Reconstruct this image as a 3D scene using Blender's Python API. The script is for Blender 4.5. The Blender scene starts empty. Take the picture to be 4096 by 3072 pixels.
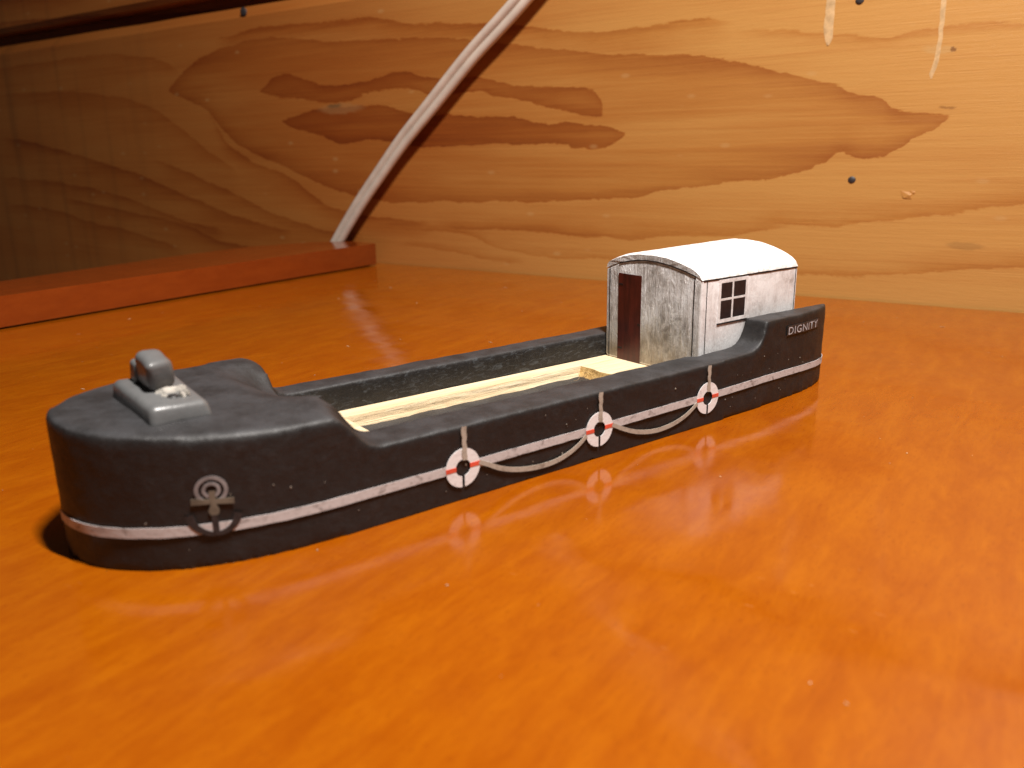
import bpy, bmesh, math, random
from mathutils import Vector, Matrix, noise as mnoise
random.seed(7)
U = 0.003                      # one modelling unit = 3 mm
SC = bpy.context.scene
COL = SC.collection

# ------------------------------------------------------------------ camera
CAM = Vector((-20.8334, -31.8575, 16.5584))
YAW, PIT, ROL, FPX = 0.925589, 0.272830, -0.016176, 3300.0
cd = bpy.data.cameras.new('camera')
cam = bpy.data.objects.new('camera', cd); COL.objects.link(cam)
cd.sensor_fit = 'HORIZONTAL'
cd.lens = 4.3
cd.sensor_width = 4.3 * 4096 / FPX
cd.clip_start, cd.clip_end = 0.005, 20
cyw, syw, cpt, spt = math.cos(YAW), math.sin(YAW), math.cos(PIT), math.sin(PIT)
fwd = Vector((cyw * cpt, syw * cpt, -spt)); rt = Vector((syw, -cyw, 0)); up = rt.cross(fwd)
r2 = math.cos(ROL) * rt + math.sin(ROL) * up
u2 = -math.sin(ROL) * rt + math.cos(ROL) * up
M = Matrix.Identity(4)
for i in range(3):
    M[i][0], M[i][1], M[i][2], M[i][3] = r2[i], u2[i], -fwd[i], CAM[i] * U
cam.matrix_world = M
cd.dof.use_dof = True
cd.dof.focus_distance = 57 * U
cd.dof.aperture_fstop = 4.2
SC.camera = cam

# ------------------------------------------------------------------ world, exposure
w = bpy.data.worlds.new('World'); SC.world = w; w.use_nodes = True
bg = w.node_tree.nodes['Background']
bg.inputs[0].default_value = (1.0, 0.86, 0.74, 1); bg.inputs[1].default_value = 0.03
SC.view_settings.view_transform = 'Standard'; SC.view_settings.look = 'None'
SC.view_settings.exposure = 0.0; SC.view_settings.gamma = 1.0
SC.cycles.max_bounces = 8

# frame of the wall and the table: local X runs along the wall, local Y into it
WYAW, WD = -1.235586, 68.128
RW = Matrix.Rotation(WYAW, 4, 'Z')

# ------------------------------------------------------------------ desk lamp: a short row of LEDs above
LAMP = Vector((3.0, -38.0, 130.0)); AIM = Vector((11, -4, 0))
LAMP_POWER = 4.15
for k in range(7):
    ld = bpy.data.lights.new('led', 'AREA'); ld.shape = 'DISK'; ld.size = 0.007
    ld.energy = LAMP_POWER / 7; ld.color = (1.0, 0.945, 0.89)
    lo = bpy.data.objects.new('led', ld); COL.objects.link(lo)
    p = LAMP + Vector((0.33, -0.94, 0)) * (k - 3) * 3.6
    lo.location = p * U
    lo.rotation_euler = (AIM - LAMP).to_track_quat('-Z', 'Y').to_euler()

# ------------------------------------------------------------------ node helpers
class G:
    def __init__(s, name):
        s.m = bpy.data.materials.new(name); s.m.use_nodes = True
        s.t = s.m.node_tree; s.n = s.t.nodes; s.b = s.n['Principled BSDF']
        tc = s.n.new('ShaderNodeTexCoord'); mp = s.n.new('ShaderNodeMapping')
        mp.inputs['Scale'].default_value = (1 / U,) * 3
        s.t.links.new(tc.outputs['Object'], mp.inputs['Vector']); s.p = mp.outputs[0]
    def put(s, sock, v):
        if hasattr(v, 'is_output'): s.t.links.new(v, sock)
        elif isinstance(v, (tuple, list)) and sock.type == 'RGBA' and len(v) == 3: sock.default_value = (*v, 1)
        else: sock.default_value = v
    def math(s, op, a, b=0.0, c=0.0, clamp=False):
        n = s.n.new('ShaderNodeMath'); n.operation = op; n.use_clamp = clamp
        s.put(n.inputs[0], a); s.put(n.inputs[1], b); s.put(n.inputs[2], c); return n.outputs[0]
    def scale(s, v, sc, loc=(0, 0, 0), rot=(0, 0, 0)):
        n = s.n.new('ShaderNodeMapping'); s.put(n.inputs[0], v)
        n.inputs['Scale'].default_value = sc; n.inputs['Location'].default_value = loc; n.inputs['Rotation'].default_value = rot
        return n.outputs[0]
    def noise(s, v, scale=1.0, detail=4.0, rough=0.55, dist=0.0):
        n = s.n.new('ShaderNodeTexNoise'); s.put(n.inputs['Vector'], v)
        n.inputs['Scale'].default_value = scale; n.inputs['Detail'].default_value = detail
        n.inputs['Roughness'].default_value = rough; n.inputs['Distortion'].default_value = dist
        return n.outputs['Fac']
    def voro(s, v, scale=1.0, feat='F1'):
        n = s.n.new('ShaderNodeTexVoronoi'); n.feature = feat; s.put(n.inputs['Vector'], v); n.inputs['Scale'].default_value = scale
        return n.outputs['Distance']
    def step(s, v, a, b, lo=0.0, hi=1.0, smooth=True):
        n = s.n.new('ShaderNodeMapRange'); n.interpolation_type = 'SMOOTHSTEP' if smooth else 'LINEAR'
        s.put(n.inputs[0], v)
        for i, q in enumerate((a, b, lo, hi)): s.put(n.inputs[i + 1], q)
        return n.outputs[0]
    def mix(s, f, a, b, mode='MIX'):
        n = s.n.new('ShaderNodeMix'); n.data_type = 'RGBA'; n.blend_type = mode
        s.put(n.inputs[0], f); s.put(n.inputs[6], a); s.put(n.inputs[7], b); return n.outputs[2]
    def ramp(s, f, stops):
        n = s.n.new('ShaderNodeValToRGB'); e = n.color_ramp.elements
        while len(e) < len(stops): e.new(0.5)
        for el, (q, c) in zip(e, stops): el.position = q; el.color = (*c, 1)
        s.put(n.inputs[0], f); return n.outputs[0]
    def xyz(s, v):
        n = s.n.new('ShaderNodeSeparateXYZ'); s.put(n.inputs[0], v); return n.outputs
    def comb(s, x, y, z):
        n = s.n.new('ShaderNodeCombineXYZ')
        for i, q in enumerate((x, y, z)): s.put(n.inputs[i], q)
        return n.outputs[0]
    def bump(s, h, strength, dist, prev=None):
        n = s.n.new('ShaderNodeBump'); s.put(n.inputs['Height'], h)
        n.inputs['Strength'].default_value = strength; n.inputs['Distance'].default_value = dist * U
        if prev is not None: s.put(n.inputs['Normal'], prev)
        return n.outputs[0]
    def curve(s, x, pts, lo, hi, zlo, zhi):
        n = s.n.new('ShaderNodeFloatCurve'); cv = n.mapping.curves[0]
        P = [((a - lo) / (hi - lo), (b - zlo) / (zhi - zlo)) for a, b in pts]
        cv.points[0].location = P[0]; cv.points[1].location = P[-1]
        for q in P[1:-1]: cv.points.new(*q)
        for q in cv.points: q.handle_type = 'AUTO_CLAMPED'
        n.mapping.extend = 'HORIZONTAL'; n.mapping.update()
        xi = s.math('MULTIPLY_ADD', x, 1 / (hi - lo), -lo / (hi - lo))
        s.put(n.inputs['Value'], xi); n.inputs['Factor'].default_value = 1
        return s.math('MULTIPLY_ADD', n.outputs[0], zhi - zlo, zlo)
    def done(s, col=None, rough=None, normal=None, spec=None, coat=None, coat_rough=None, metal=None):
        if col is not None: s.put(s.b.inputs['Base Color'], col)
        if rough is not None: s.put(s.b.inputs['Roughness'], rough)
        if normal is not None: s.put(s.b.inputs['Normal'], normal)
        if spec is not None: s.put(s.b.inputs['Specular IOR Level'], spec)
        if coat is not None: s.put(s.b.inputs['Coat Weight'], coat)
        if coat_rough is not None: s.put(s.b.inputs['Coat Roughness'], coat_rough)
        if metal is not None: s.put(s.b.inputs['Metallic'], metal)
        return s.m

# ------------------------------------------------------------------ materials
# grain lines of the plank, as (position along the wall, height) in modelling units
A_UP = [(-117, 28.6), (-114.6, 30), (-111.6, 31.6), (-104.6, 34), (-98.4, 34.8), (-92.4, 35.2), (-84.2, 34.7), (-74.1, 33.4), (-62.4, 32.9), (-49.8, 31.8), (-41.8, 30.4), (-34.6, 29.4), (-27.9, 28.2), (-21.7, 27.9), (-14.9, 27), (-10.2, 26.1), (-6.2, 24.8), (-2.3, 23.8), (0.2, 23.1), (2.2, 22.2), (4.8, 21.5), (6.3, 20.3), (8.5, 19.9), (11.6, 19.5)]
A_LO = [(-117, 28.4), (-112.5, 26.8), (-108.1, 25.4), (-102, 20.6), (-97.5, 17.9), (-86.8, 14.6), (-78.9, 12), (-71.3, 10.3), (-61.8, 9.5), (-50.7, 9.9), (-42.1, 9.9), (-34.6, 10.3), (-27.6, 10.5), (-18, 11.9), (-9.4, 13), (-4.1, 13.8), (0.1, 15.4), (1.5, 16.3), (3.7, 15.5), (7.3, 16.4), (8.8, 17.6), (10.4, 18.3), (11.6, 19.4)]
B_UP = [(-92.5, 27.2), (-86.5, 29.4), (-80.8, 28.3), (-74.7, 27.1), (-65.5, 27.7), (-61.9, 28.3), (-54.1, 26.9), (-48, 26.7), (-41.8, 25.5), (-36.4, 24.8), (-29.8, 24.2), (-28.4, 23.2), (-28, 21)]
B_LO = [(-92.5, 27.1), (-88.1, 26), (-81.1, 25.3), (-73.5, 24.6), (-67.6, 25.7), (-60.7, 26), (-54.3, 24.4), (-48.1, 24.7), (-41.9, 23.5), (-38.2, 22.8), (-33, 21.6), (-29.8, 20.9), (-28, 20.9)]
C_UP = [(-87.7, 22.4), (-83, 23.3), (-77.6, 23.9), (-67.7, 23.9), (-58.7, 22.4), (-50.2, 21.8), (-41.9, 21.2), (-38.2, 20.5), (-31.1, 20.1), (-27.8, 19.7), (-24.8, 18.9)]
C_LO = [(-87.7, 22.2), (-85.4, 21.2), (-78.1, 19.6), (-73.1, 18.3), (-66.2, 18.9), (-61.2, 18), (-50.4, 17.6), (-42, 17.8), (-36.4, 17.7), (-31.8, 17.1), (-28.4, 16.9), (-26.1, 17.5), (-24.8, 18.8)]
LINES = [  # points, side of the soft shade (+1 above the sharp edge, -1 below), width, strength
    ([(-105, 35.8), (-90, 36.8), (-76.4, 36.4), (-66.7, 36.1), (-60.1, 34.7), (-53.8, 34.2), (-41.7, 32.8), (-34.6, 31.6), (-26.4, 30.9), (-19.4, 31.2), (-16, 31.3), (-12.6, 30.7), (-10.8, 30)], -1, 1.6, .8),
    ([(-13.1, 29.9), (-10.4, 29.5), (-5.2, 29.1), (2.1, 27.9), (4.4, 27.5), (6.6, 27.8), (9.8, 28.1), (17, 27.9), (30, 26.5)], -1, .8, .55),
    ([(-59.1, 7), (-50.4, 5.9), (-42.2, 6.1), (-31, 5.6), (-25.9, 5.5), (-21, 6), (-11.8, 6.5), (-6.3, 7.4), (-2.1, 7.8)], 1, 1.3, .7),
    ([(-12, 8.6), (-5.8, 8.3), (-1, 8), (3.4, 8.3), (8.5, 9.2), (12.9, 9.8), (17, 10.6), (30, 11.5)], 1, 1.1, .6),
    ([(-68.6, 6.4), (-59.2, 5.3), (-54.7, 5.6), (-42.3, 3), (-34.6, 2.7), (-28.2, 2.7), (-14.6, 1.9), (-2.2, 2.3), (3.2, 2.6), (8.7, 3), (13.6, 3.9), (30, 5.5)], 1, .9, .6),
    ([(-109.2, 26.6), (-106.3, 24.4), (-101.1, 18.4), (-95.4, 15.8), (-86.9, 13.3), (-76.7, 8.4), (-66.7, 7.1), (-55.1, 6.8)], -1, 1.8, .75),
    ([(-125.9, 16.9), (-115, 14.3), (-102.3, 10.6), (-90.7, 6.9), (-77, 4.6), (-69.3, 4.5)], -1, 1.8, .75),
    ([(-160.6, 9), (-147.4, 7.7), (-131.4, 6.2), (-116.9, 4.4), (-105.2, 1.5), (-91.5, .9)], -1, 1.5, .8),
    ([(-181, 22), (-166.5, 20.2), (-145, 16.6), (-132.6, 14.3), (-115.8, 10), (-96.9, 5.5), (-85.3, 4.3)], -1, 1.8, .8),
    ([(-186.4, 13), (-170, 12.6), (-148.5, 11), (-132.4, 8.6), (-117.9, 5.4), (-104, 3.5)], -1, 1.5, .7),
    ([(-186.4, 7), (-166.1, 6.4), (-148.5, 3.9), (-132.4, 2.1), (-117.9, -.4)], -1, 1.5, .7),
    ([(-67, 2.8), (-55.3, 2.6), (-42.2, 1.4), (-38.4, 1.2)], 1, 1.2, .5),
    ([(-190, 31), (-160, 30.4), (-140, 29), (-125, 26.5), (-116, 22.5), (-106, 17), (-98, 13.6)], -1, 2.4, .5),
    ([(-190, 36), (-150, 36.2), (-130, 35.6), (-118, 33.6), (-112, 31)], -1, 2.0, .5),
]

def mat_plank(detailed=True):
    g = G('pine_plank'); x, y, z = g.xyz(g.p)
    wob = g.noise(g.scale(g.p, (.16, .2, .55)), 1, 6, .62)
    wob2 = g.noise(g.scale(g.p, (.9, .2, 1.5)), 1, 4, .7)
    zz = g.math('ADD', z, g.math('MULTIPLY_ADD', wob, 1.7, -.85))
    zz = g.math('ADD', zz, g.math('MULTIPLY_ADD', wob2, .7, -.35))
    dark = None
    def add(v):
        nonlocal dark
        dark = v if dark is None else g.math('MAXIMUM', dark, v)
    if detailed:
        for up_, lo_, wi, base, st in ((A_UP, A_LO, 4.2, .2, .72), (B_UP, B_LO, 2.6, .50, .84), (C_UP, C_LO, 2.4, .60, .92)):
            a, b = up_[0][0], up_[-1][0]
            cu = g.curve(x, up_, -190, 30, -5, 45); cl = g.curve(x, lo_, -190, 30, -5, 45)
            du = g.math('SUBTRACT', cu, zz); dl = g.math('SUBTRACT', zz, cl)
            m = g.math('MULTIPLY', g.step(du, -.08, .08), g.step(dl, -.08, .08))
            m = g.math('MULTIPLY', m, g.math('MULTIPLY', g.step(x, a - .1, a + .3), g.step(x, b + .1, b - .3)))
            e = g.math('EXPONENT', g.math('MULTIPLY', g.math('MINIMUM', du, dl), -1 / (wi * .5)))
            v = g.math('MULTIPLY', m, g.math('MULTIPLY_ADD', e, (st - base) * .75, base * .9))
            add(v)
        for pts, side, wi, st in LINES:
            c = g.curve(x, pts, -190, 30, -5, 45)
            d = g.math('SUBTRACT', zz, c) if side > 0 else g.math('SUBTRACT', c, zz)
            e = g.math('EXPONENT', g.math('MULTIPLY', g.math('MAXIMUM', d, 0), -1 / wi))
            v = g.math('MULTIPLY', g.math('MULTIPLY', e, g.step(d, -.16, .16)), st * .72)
            a, b = pts[0][0], pts[-1][0]
            fade = g.math('MULTIPLY', g.step(x, a, a + 8), g.step(x, b, b - 5))
            add(g.math('MULTIPLY', v, fade))
    else:
        s_ = g.math('FRACT', g.math('MULTIPLY', g.math('ADD', zz, g.math('MULTIPLY', x, .05)), .22))
        add(g.math('MULTIPLY', g.math('POWER', s_, 3), .7))
    fine = g.noise(g.scale(g.p, (.035, .3, 1.9)), 1, 9, .68, .3)
    broad = g.noise(g.scale(g.p, (.025, .1, .22)), 1, 3, .5)
    f = g.math('ADD', dark, g.math('MULTIPLY_ADD', fine, .62, -.31))
    f = g.math('ADD', f, g.math('MULTIPLY_ADD', broad, .7, -.35), clamp=True)
    col = g.ramp(f, [(0, (.47, .232, .060)), (.3, (.395, .165, .034)), (.65, (.28, .090, .015)), (1, (.16, .038, .006))])
    left_tint = g.math('ADD', g.step(x, 0, -95), g.math('MULTIPLY_ADD', broad, .5, -.25), clamp=True)  # redder brown multiplied in towards the left end, varied by noise
    col = g.mix(g.math('MULTIPLY', left_tint, .95), col, (.80, .50, .34), 'MULTIPLY')
    fib = g.noise(g.scale(g.p, (.35, 1, 9)), 1, 3, .6)
    col = g.mix(g.step(fib, .62, .8, 0, .25), col, (.16, .06, .018))
    # dark vertical streaks towards the left end, and a dark knot
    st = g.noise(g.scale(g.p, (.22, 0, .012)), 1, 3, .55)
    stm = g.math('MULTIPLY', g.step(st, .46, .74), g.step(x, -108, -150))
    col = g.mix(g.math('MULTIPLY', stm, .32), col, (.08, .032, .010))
    spots = g.voro(g.scale(g.p, (.14, .2, .3)), 1)
    pale = g.math('MULTIPLY', g.step(spots, .12, .04), .3)
    col = g.mix(pale, col, (.50, .30, .12))
    for kx, kz, rx, rz, c, kk in ((-75.4, 24.1, 1.9, .42, (.02, .012, .008), .95), (-74, 23.7, 6.0, 1.0, (.36, .17, .06), .5), (9.9, 26.1, 1.9, .45, (.46, .26, .09), .7), (11.2, 26.1, .35, .22, (.16, .06, .015), .8), (11.3, 20.4, 1.0, .25, (.22, .09, .02), .7), (14.5, 6.5, 2.2, .5, (.2, .1, .03), .35)):
        dx = g.math('MULTIPLY', g.math('SUBTRACT', x, kx), 1 / rx); dz = g.math('MULTIPLY', g.math('SUBTRACT', zz, kz), 1 / rz)
        r = g.math('SQRT', g.math('ADD', g.math('MULTIPLY', dx, dx), g.math('MULTIPLY', dz, dz)))
        col = g.mix(g.step(r, 1.0, .55, 0, kk), col, c)
    nb = g.bump(g.math('ADD', fine, g.math('MULTIPLY', fib, .6)), .35, .12)
    return g.done(col, g.math('MULTIPLY_ADD', fine, .2, .36), nb, .4)

def mat_table(axis='y', dark=False):
    g = G('varnished_rail_wood' if dark else 'varnished_table_wood')
    x, y, z = g.xyz(g.p)
    streak = g.noise(g.scale(g.p, (.75, .16, .75)), 1, 9, .7, .6)
    mott = g.noise(g.scale(g.p, (.5, .22, .5)), 1, 7, .66, .8)
    fine = g.noise(g.scale(g.p, (3.0, .7, 3.0)), 1, 6, .7)
    f = g.math('ADD', g.math('MULTIPLY', streak, .55), g.math('ADD', g.math('MULTIPLY', mott, .3), g.math('MULTIPLY', fine, .22)))
    if dark: col = g.ramp(f, [(.3, (.15, .022, .003)), (.7, (.22, .040, .005))])
    else: col = g.ramp(f, [(.36, (.216, .0430, .0008)), (.5, (.250, .0555, .0010)), (.64, (.290, .0740, .0014))])
    pores = g.noise(g.scale(g.p, (5, .9, 5)), 1, 3, .6)
    col = g.mix(g.step(pores, .58, .75, 0, .35), col, (.18, .024, .001))
    micro = g.noise(g.scale(g.p, (11, 2.2, 11)), 1, 2, .6)
    col = g.mix(g.step(micro, .60, .72, 0, .42), col, (.14, .020, .001))
    # worn varnish: pale scuffs and short scratches
    sc = g.noise(g.scale(g.p, (.9, 7, 1), rot=(0, 0, .5)), 1, 2, .5)
    scm = g.math('MULTIPLY', g.step(sc, .72, .78), g.step(g.noise(g.p, .09, 2), .5, .62))
    col = g.mix(g.math('MULTIPLY', scm, .25), col, (.75, .38, .16))
    wav = g.noise(g.p, .14, 2, .5); orange = g.noise(g.p, 2.2, 2, .5)
    nb = g.bump(g.math('ADD', wav, g.math('MULTIPLY', orange, .02)), .25, .35)
    smear = g.noise(g.scale(g.p, (.12, .3, 1), rot=(0, 0, .8)), 1, 5, .6)
    g.put(g.b.inputs['Coat Normal'], nb)
    g.put(g.b.inputs['Coat IOR'], 1.54)
    return g.done(col, .5, None, .0, 1.0, g.step(smear, .35, .7, .09, .19))

def mat_hull():
    g = G('chalky_black_paint'); x, y, z = g.xyz(g.p)
    n1 = g.noise(g.p, .55, 6, .62); n2 = g.noise(g.p, 3.0, 5, .65)
    scr = g.noise(g.scale(g.p, (1.2, 3.5, 3.5)), 1, 6, .7, 1.2)
    geo = g.n.new('ShaderNodeNewGeometry'); nx, ny, nz = g.xyz(geo.outputs['Normal'])
    col = g.ramp(g.math('ADD', g.math('MULTIPLY', n1, .6), g.math('MULTIPLY', n2, .4)), [(.3, (.0068, .0056, .0053)), (.55, (.0128, .0110, .0106)), (.75, (.024, .022, .022))])
    # top light painted in dusty grey on upward faces, rubbed scuffs on the inner bulwark
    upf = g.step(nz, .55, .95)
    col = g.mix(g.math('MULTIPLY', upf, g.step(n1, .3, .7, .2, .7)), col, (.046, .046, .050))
    inner = g.math('MULTIPLY', g.math('MULTIPLY', g.step(ny, -.5, -.9), g.step(x, -5.4, -4.6)), g.step(y, 9.5, 10.2))
    sm = g.math('MULTIPLY', g.step(scr, .50, .68), g.math('MULTIPLY_ADD', inner, .5, .05))
    col = g.mix(sm, col, (.085, .095, .105))
    nb = g.bump(g.math('ADD', n2, g.math('MULTIPLY', scr, .5)), .5, .05)
    nb = g.bump(n1, .35, .16, nb)
    return g.done(col, g.math('MULTIPLY_ADD', n2, .25, .42), nb, .42)

def mat_cabin(front=False, name='weathered_white_paper', clean=0.0):
    g = G(name); x, y, z = g.xyz(g.p)
    n1 = g.noise(g.p, .42, 5, .6, .5); n2 = g.noise(g.p, 1.7, 6, .68, .8)
    drip = g.noise(g.scale(g.p, (2.4, 2.4, .35)), 1, 5, .62)
    f = g.math('ADD', g.math('MULTIPLY', n1, .55), g.math('ADD', g.math('MULTIPLY', n2, .28), g.math('MULTIPLY', drip, .25)))
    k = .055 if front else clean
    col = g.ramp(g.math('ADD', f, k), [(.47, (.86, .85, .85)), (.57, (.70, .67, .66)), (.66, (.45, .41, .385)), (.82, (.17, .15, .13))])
    if front:
        # large olive-black mould patch right of the door
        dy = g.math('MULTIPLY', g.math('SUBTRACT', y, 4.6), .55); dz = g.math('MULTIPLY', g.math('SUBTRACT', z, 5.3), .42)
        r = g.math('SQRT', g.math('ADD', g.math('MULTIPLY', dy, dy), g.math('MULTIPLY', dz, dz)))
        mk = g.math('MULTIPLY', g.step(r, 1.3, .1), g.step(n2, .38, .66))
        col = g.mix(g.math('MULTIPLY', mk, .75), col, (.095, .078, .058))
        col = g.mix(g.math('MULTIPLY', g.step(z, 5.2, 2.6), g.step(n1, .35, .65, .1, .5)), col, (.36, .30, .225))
    if name == 'white_roof_card':
        col = g.mix(g.math('MULTIPLY', g.step(z, 9.15, 8.6), g.step(n2, .36, .62, .15, .8)), col, (.36, .33, .31))
        sc = g.noise(g.scale(g.p, (.9, 3.5, 3.5)), 1, 3, .7, 1.0)
        col = g.mix(g.math('MULTIPLY', g.step(sc, .66, .70), g.step(n1, .50, .6)), col, (.12, .10, .09))
    cr = g.noise(g.scale(g.p, (1.5, 1.5, .55)), 1.5, 6, .7, 1.4)
    ridge = g.math('ABSOLUTE', g.math('SUBTRACT', cr, .5))
    vert = g.noise(g.scale(g.p, (6, 6, .7)), 1, 4, .6)
    h = g.math('ADD', g.math('MULTIPLY', ridge, 1.2), g.math('MULTIPLY', vert, .55 if front else .2))
    nb = g.bump(h, 1.0 if front else .4, .3 if front else .16)
    cre = g.step(ridge, .03, .0, 0, .5 if front else .22)
    col = g.mix(cre, col, (.30, .26, .24))
    return g.done(col, .34, nb, .5)

def mat_plain(name, col, rough=.5, var=.25, scale=1.5, spec=.5, bump=.0, bscale=3.0, coat=0.0):
    g = G(name); n = g.noise(g.p, scale, 5, .6)
    c = g.mix(g.step(n, .3, .7), tuple(v * (1 - var) for v in col), tuple(min(1, v * (1 + var)) for v in col))
    nb = g.bump(g.noise(g.p, bscale, 4, .6), bump, .1) if bump else None
    return g.done(c, g.math('MULTIPLY_ADD', n, .2, rough - .1), nb, spec, coat, .1)

def mat_worn(name, col, dirt, lo=.5, hi=.68, rough=.5):
    g = G(name); n = g.noise(g.scale(g.p, (1, 1, 1.4)), 1.7, 6, .68, .6); n2 = g.noise(g.p, 6, 4, .6)
    c = g.mix(g.step(n, lo, hi), col, dirt)
    c = g.mix(g.step(n2, .56, .72, 0, .35), c, dirt)
    return g.done(c, rough, g.bump(n2, .3, .04), .4)

def mat_deck(end=False):
    g = G('pale_end_grain' if end else 'pale_balsa')
    s = g.noise(g.scale(g.p, (.12, 2.2, 3.2)), 1, 6, .65, .3); f2 = g.noise(g.scale(g.p, (.5, 9, 9)), 1, 4, .6)
    crack = g.noise(g.scale(g.p, (.35, 6, 9)), 1, 5, .7, .8)
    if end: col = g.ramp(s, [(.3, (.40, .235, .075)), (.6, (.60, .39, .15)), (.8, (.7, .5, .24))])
    else: col = g.ramp(s, [(.3, (.55, .39, .21)), (.5, (.70, .55, .345)), (.75, (.78, .66, .47))])
    col = g.mix(g.step(crack, .64, .72, 0, .55), col, (.36, .22, .10))
    return g.done(col, .6, g.bump(g.math('ADD', s, g.math('MULTIPLY', crack, .8)), .6, .14), .3)

def mat_door():
    g = G('red_brown_door_print')
    s = g.noise(g.scale(g.p, (1, 2.6, .25)), 1.2, 5, .6); b = g.noise(g.p, 1.1, 4)
    col = g.ramp(g.math('ADD', g.math('MULTIPLY', s, .7), g.math('MULTIPLY', b, .3)), [(.35, (.030, .006, .005)), (.6, (.085, .014, .009)), (.75, (.12, .022, .014))])
    return g.done(col, .36, g.bump(s, .3, .05), .5)

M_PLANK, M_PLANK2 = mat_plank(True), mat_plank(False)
M_TABLE, M_RAIL = mat_table(), mat_table(dark=True)
M_HULL = mat_hull()
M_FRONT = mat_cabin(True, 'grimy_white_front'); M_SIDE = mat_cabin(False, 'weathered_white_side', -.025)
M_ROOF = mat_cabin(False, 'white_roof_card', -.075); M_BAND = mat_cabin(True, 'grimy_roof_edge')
M_STRIPE = mat_worn('worn_white_stripe', (.52, .485, .48), (.22, .19, .18), .50, .72)
M_RING = mat_worn('white_lifebuoy_print', (.78, .76, .76), (.45, .41, .42), .56, .76, .4)
M_RED = mat_plain('red_band_print', (.66, .085, .045), .5, .15)
M_ROPE = mat_worn('tan_rope_print', (.40, .35, .29), (.24, .20, .16), .48, .7, .6)
M_MARK = mat_plain('grey_anchor_print', (.205, .19, .19), .5, .3)
M_MARKTAN = mat_plain('tan_anchor_print', (.128, .108, .080), .55, .25)
M_MARKDARK = mat_plain('dark_anchor_print', (.020, .016, .016), .6, .5, 3)
M_NAME = mat_plain('silver_lettering', (.42, .42, .44), .45, .3, 4)
M_PLATE = mat_plain('name_label_film', (.030, .028, .028), .4, .3)
M_DARK = mat_plain('black_line_print', (.012, .010, .010), .5, .2)
M_PANE = mat_plain('dark_window_print', (.018, .012, .013), .42, .3, 4)
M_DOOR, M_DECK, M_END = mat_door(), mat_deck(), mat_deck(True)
M_GREY = mat_plain('grey_gloss_paint', (.118, .119, .120), .34, .08, .9, .5, .25, 2.5)
M_RAW = mat_plain('chipped_white_plaster', (.33, .305, .27), .7, .3, 3, .3, .6, 4)
M_CORD = mat_plain('cream_cord_plastic', (.60, .50, .42), .42, .08, .4, .5)
M_NAIL = mat_plain('dark_steel_nail', (.035, .03, .032), .5, .4, 2)
M_GLUE = mat_plain('dried_pale_drip', (.52, .34, .17), .3, .2, 1.2)
M_DUST = mat_plain('pale_dust', (.42, .29, .17), .7, .4)
M_SPECK = mat_plain('pale_paint_fleck', (.20, .165, .13), .7, .4, 2)

# ------------------------------------------------------------------ object helpers
def link(name, me, mats, parent=None, smooth=True):
    o = bpy.data.objects.new(name, me); COL.objects.link(o)
    for m in (mats if isinstance(mats, (list, tuple)) else [mats]): me.materials.append(m)
    if smooth: me.shade_smooth()
    if parent is not None: o.parent = parent
    return o
def from_bm(name, bm, mats, parent=None, smooth=False, bevel=0, seg=2):
    for v in bm.verts: v.co *= U
    if bevel: bmesh.ops.bevel(bm, geom=[e for e in bm.edges if len(e.link_faces) == 2 and e.calc_face_angle(0) > .5], offset=bevel * U, segments=seg, affect='EDGES', profile=.5)
    bmesh.ops.recalc_face_normals(bm, faces=bm.faces)
    me = bpy.data.meshes.new(name); bm.to_mesh(me); bm.free()
    o = link(name, me, mats, parent, False)
    if smooth: me.shade_smooth(); me.set_sharp_from_angle(angle=math.radians(40))
    return o
def empty(name, loc=(0, 0, 0), rz=0):
    o = bpy.data.objects.new(name, None); COL.objects.link(o); o.location = loc; o.rotation_euler = (0, 0, rz)
    o.empty_display_size = .01; return o
def tag(o, label=None, cat=None, group=None, kind=None):
    for k, v in (('label', label), ('category', cat), ('group', group), ('kind', kind)):
        if v: o[k] = v
    return o
def box(bm, x0, x1, y0, y1, z0, z1):
    vs = [bm.verts.new(c) for c in ((x0, y0, z0), (x1, y0, z0), (x1, y1, z0), (x0, y1, z0), (x0, y0, z1), (x1, y0, z1), (x1, y1, z1), (x0, y1, z1))]
    for f in ((0, 3, 2, 1), (4, 5, 6, 7), (0, 1, 5, 4), (1, 2, 6, 5), (2, 3, 7, 6), (3, 0, 4, 7)): bm.faces.new([vs[i] for i in f])
    return vs
def prism(bm, poly, f0, f1):
    """poly of 2-D points; f0, f1 map a point to 3-D."""
    a = [bm.verts.new(f0(p)) for p in poly]; b = [bm.verts.new(f1(p)) for p in poly]; n = len(poly)
    bm.faces.new(a[::-1]); bm.faces.new(b)
    for i in range(n): bm.faces.new((a[i], a[(i + 1) % n], b[(i + 1) % n], b[i]))
def solve_modifiers(o):
    dg = bpy.context.evaluated_depsgraph_get(); return bpy.data.meshes.new_from_object(o.evaluated_get(dg))

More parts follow.
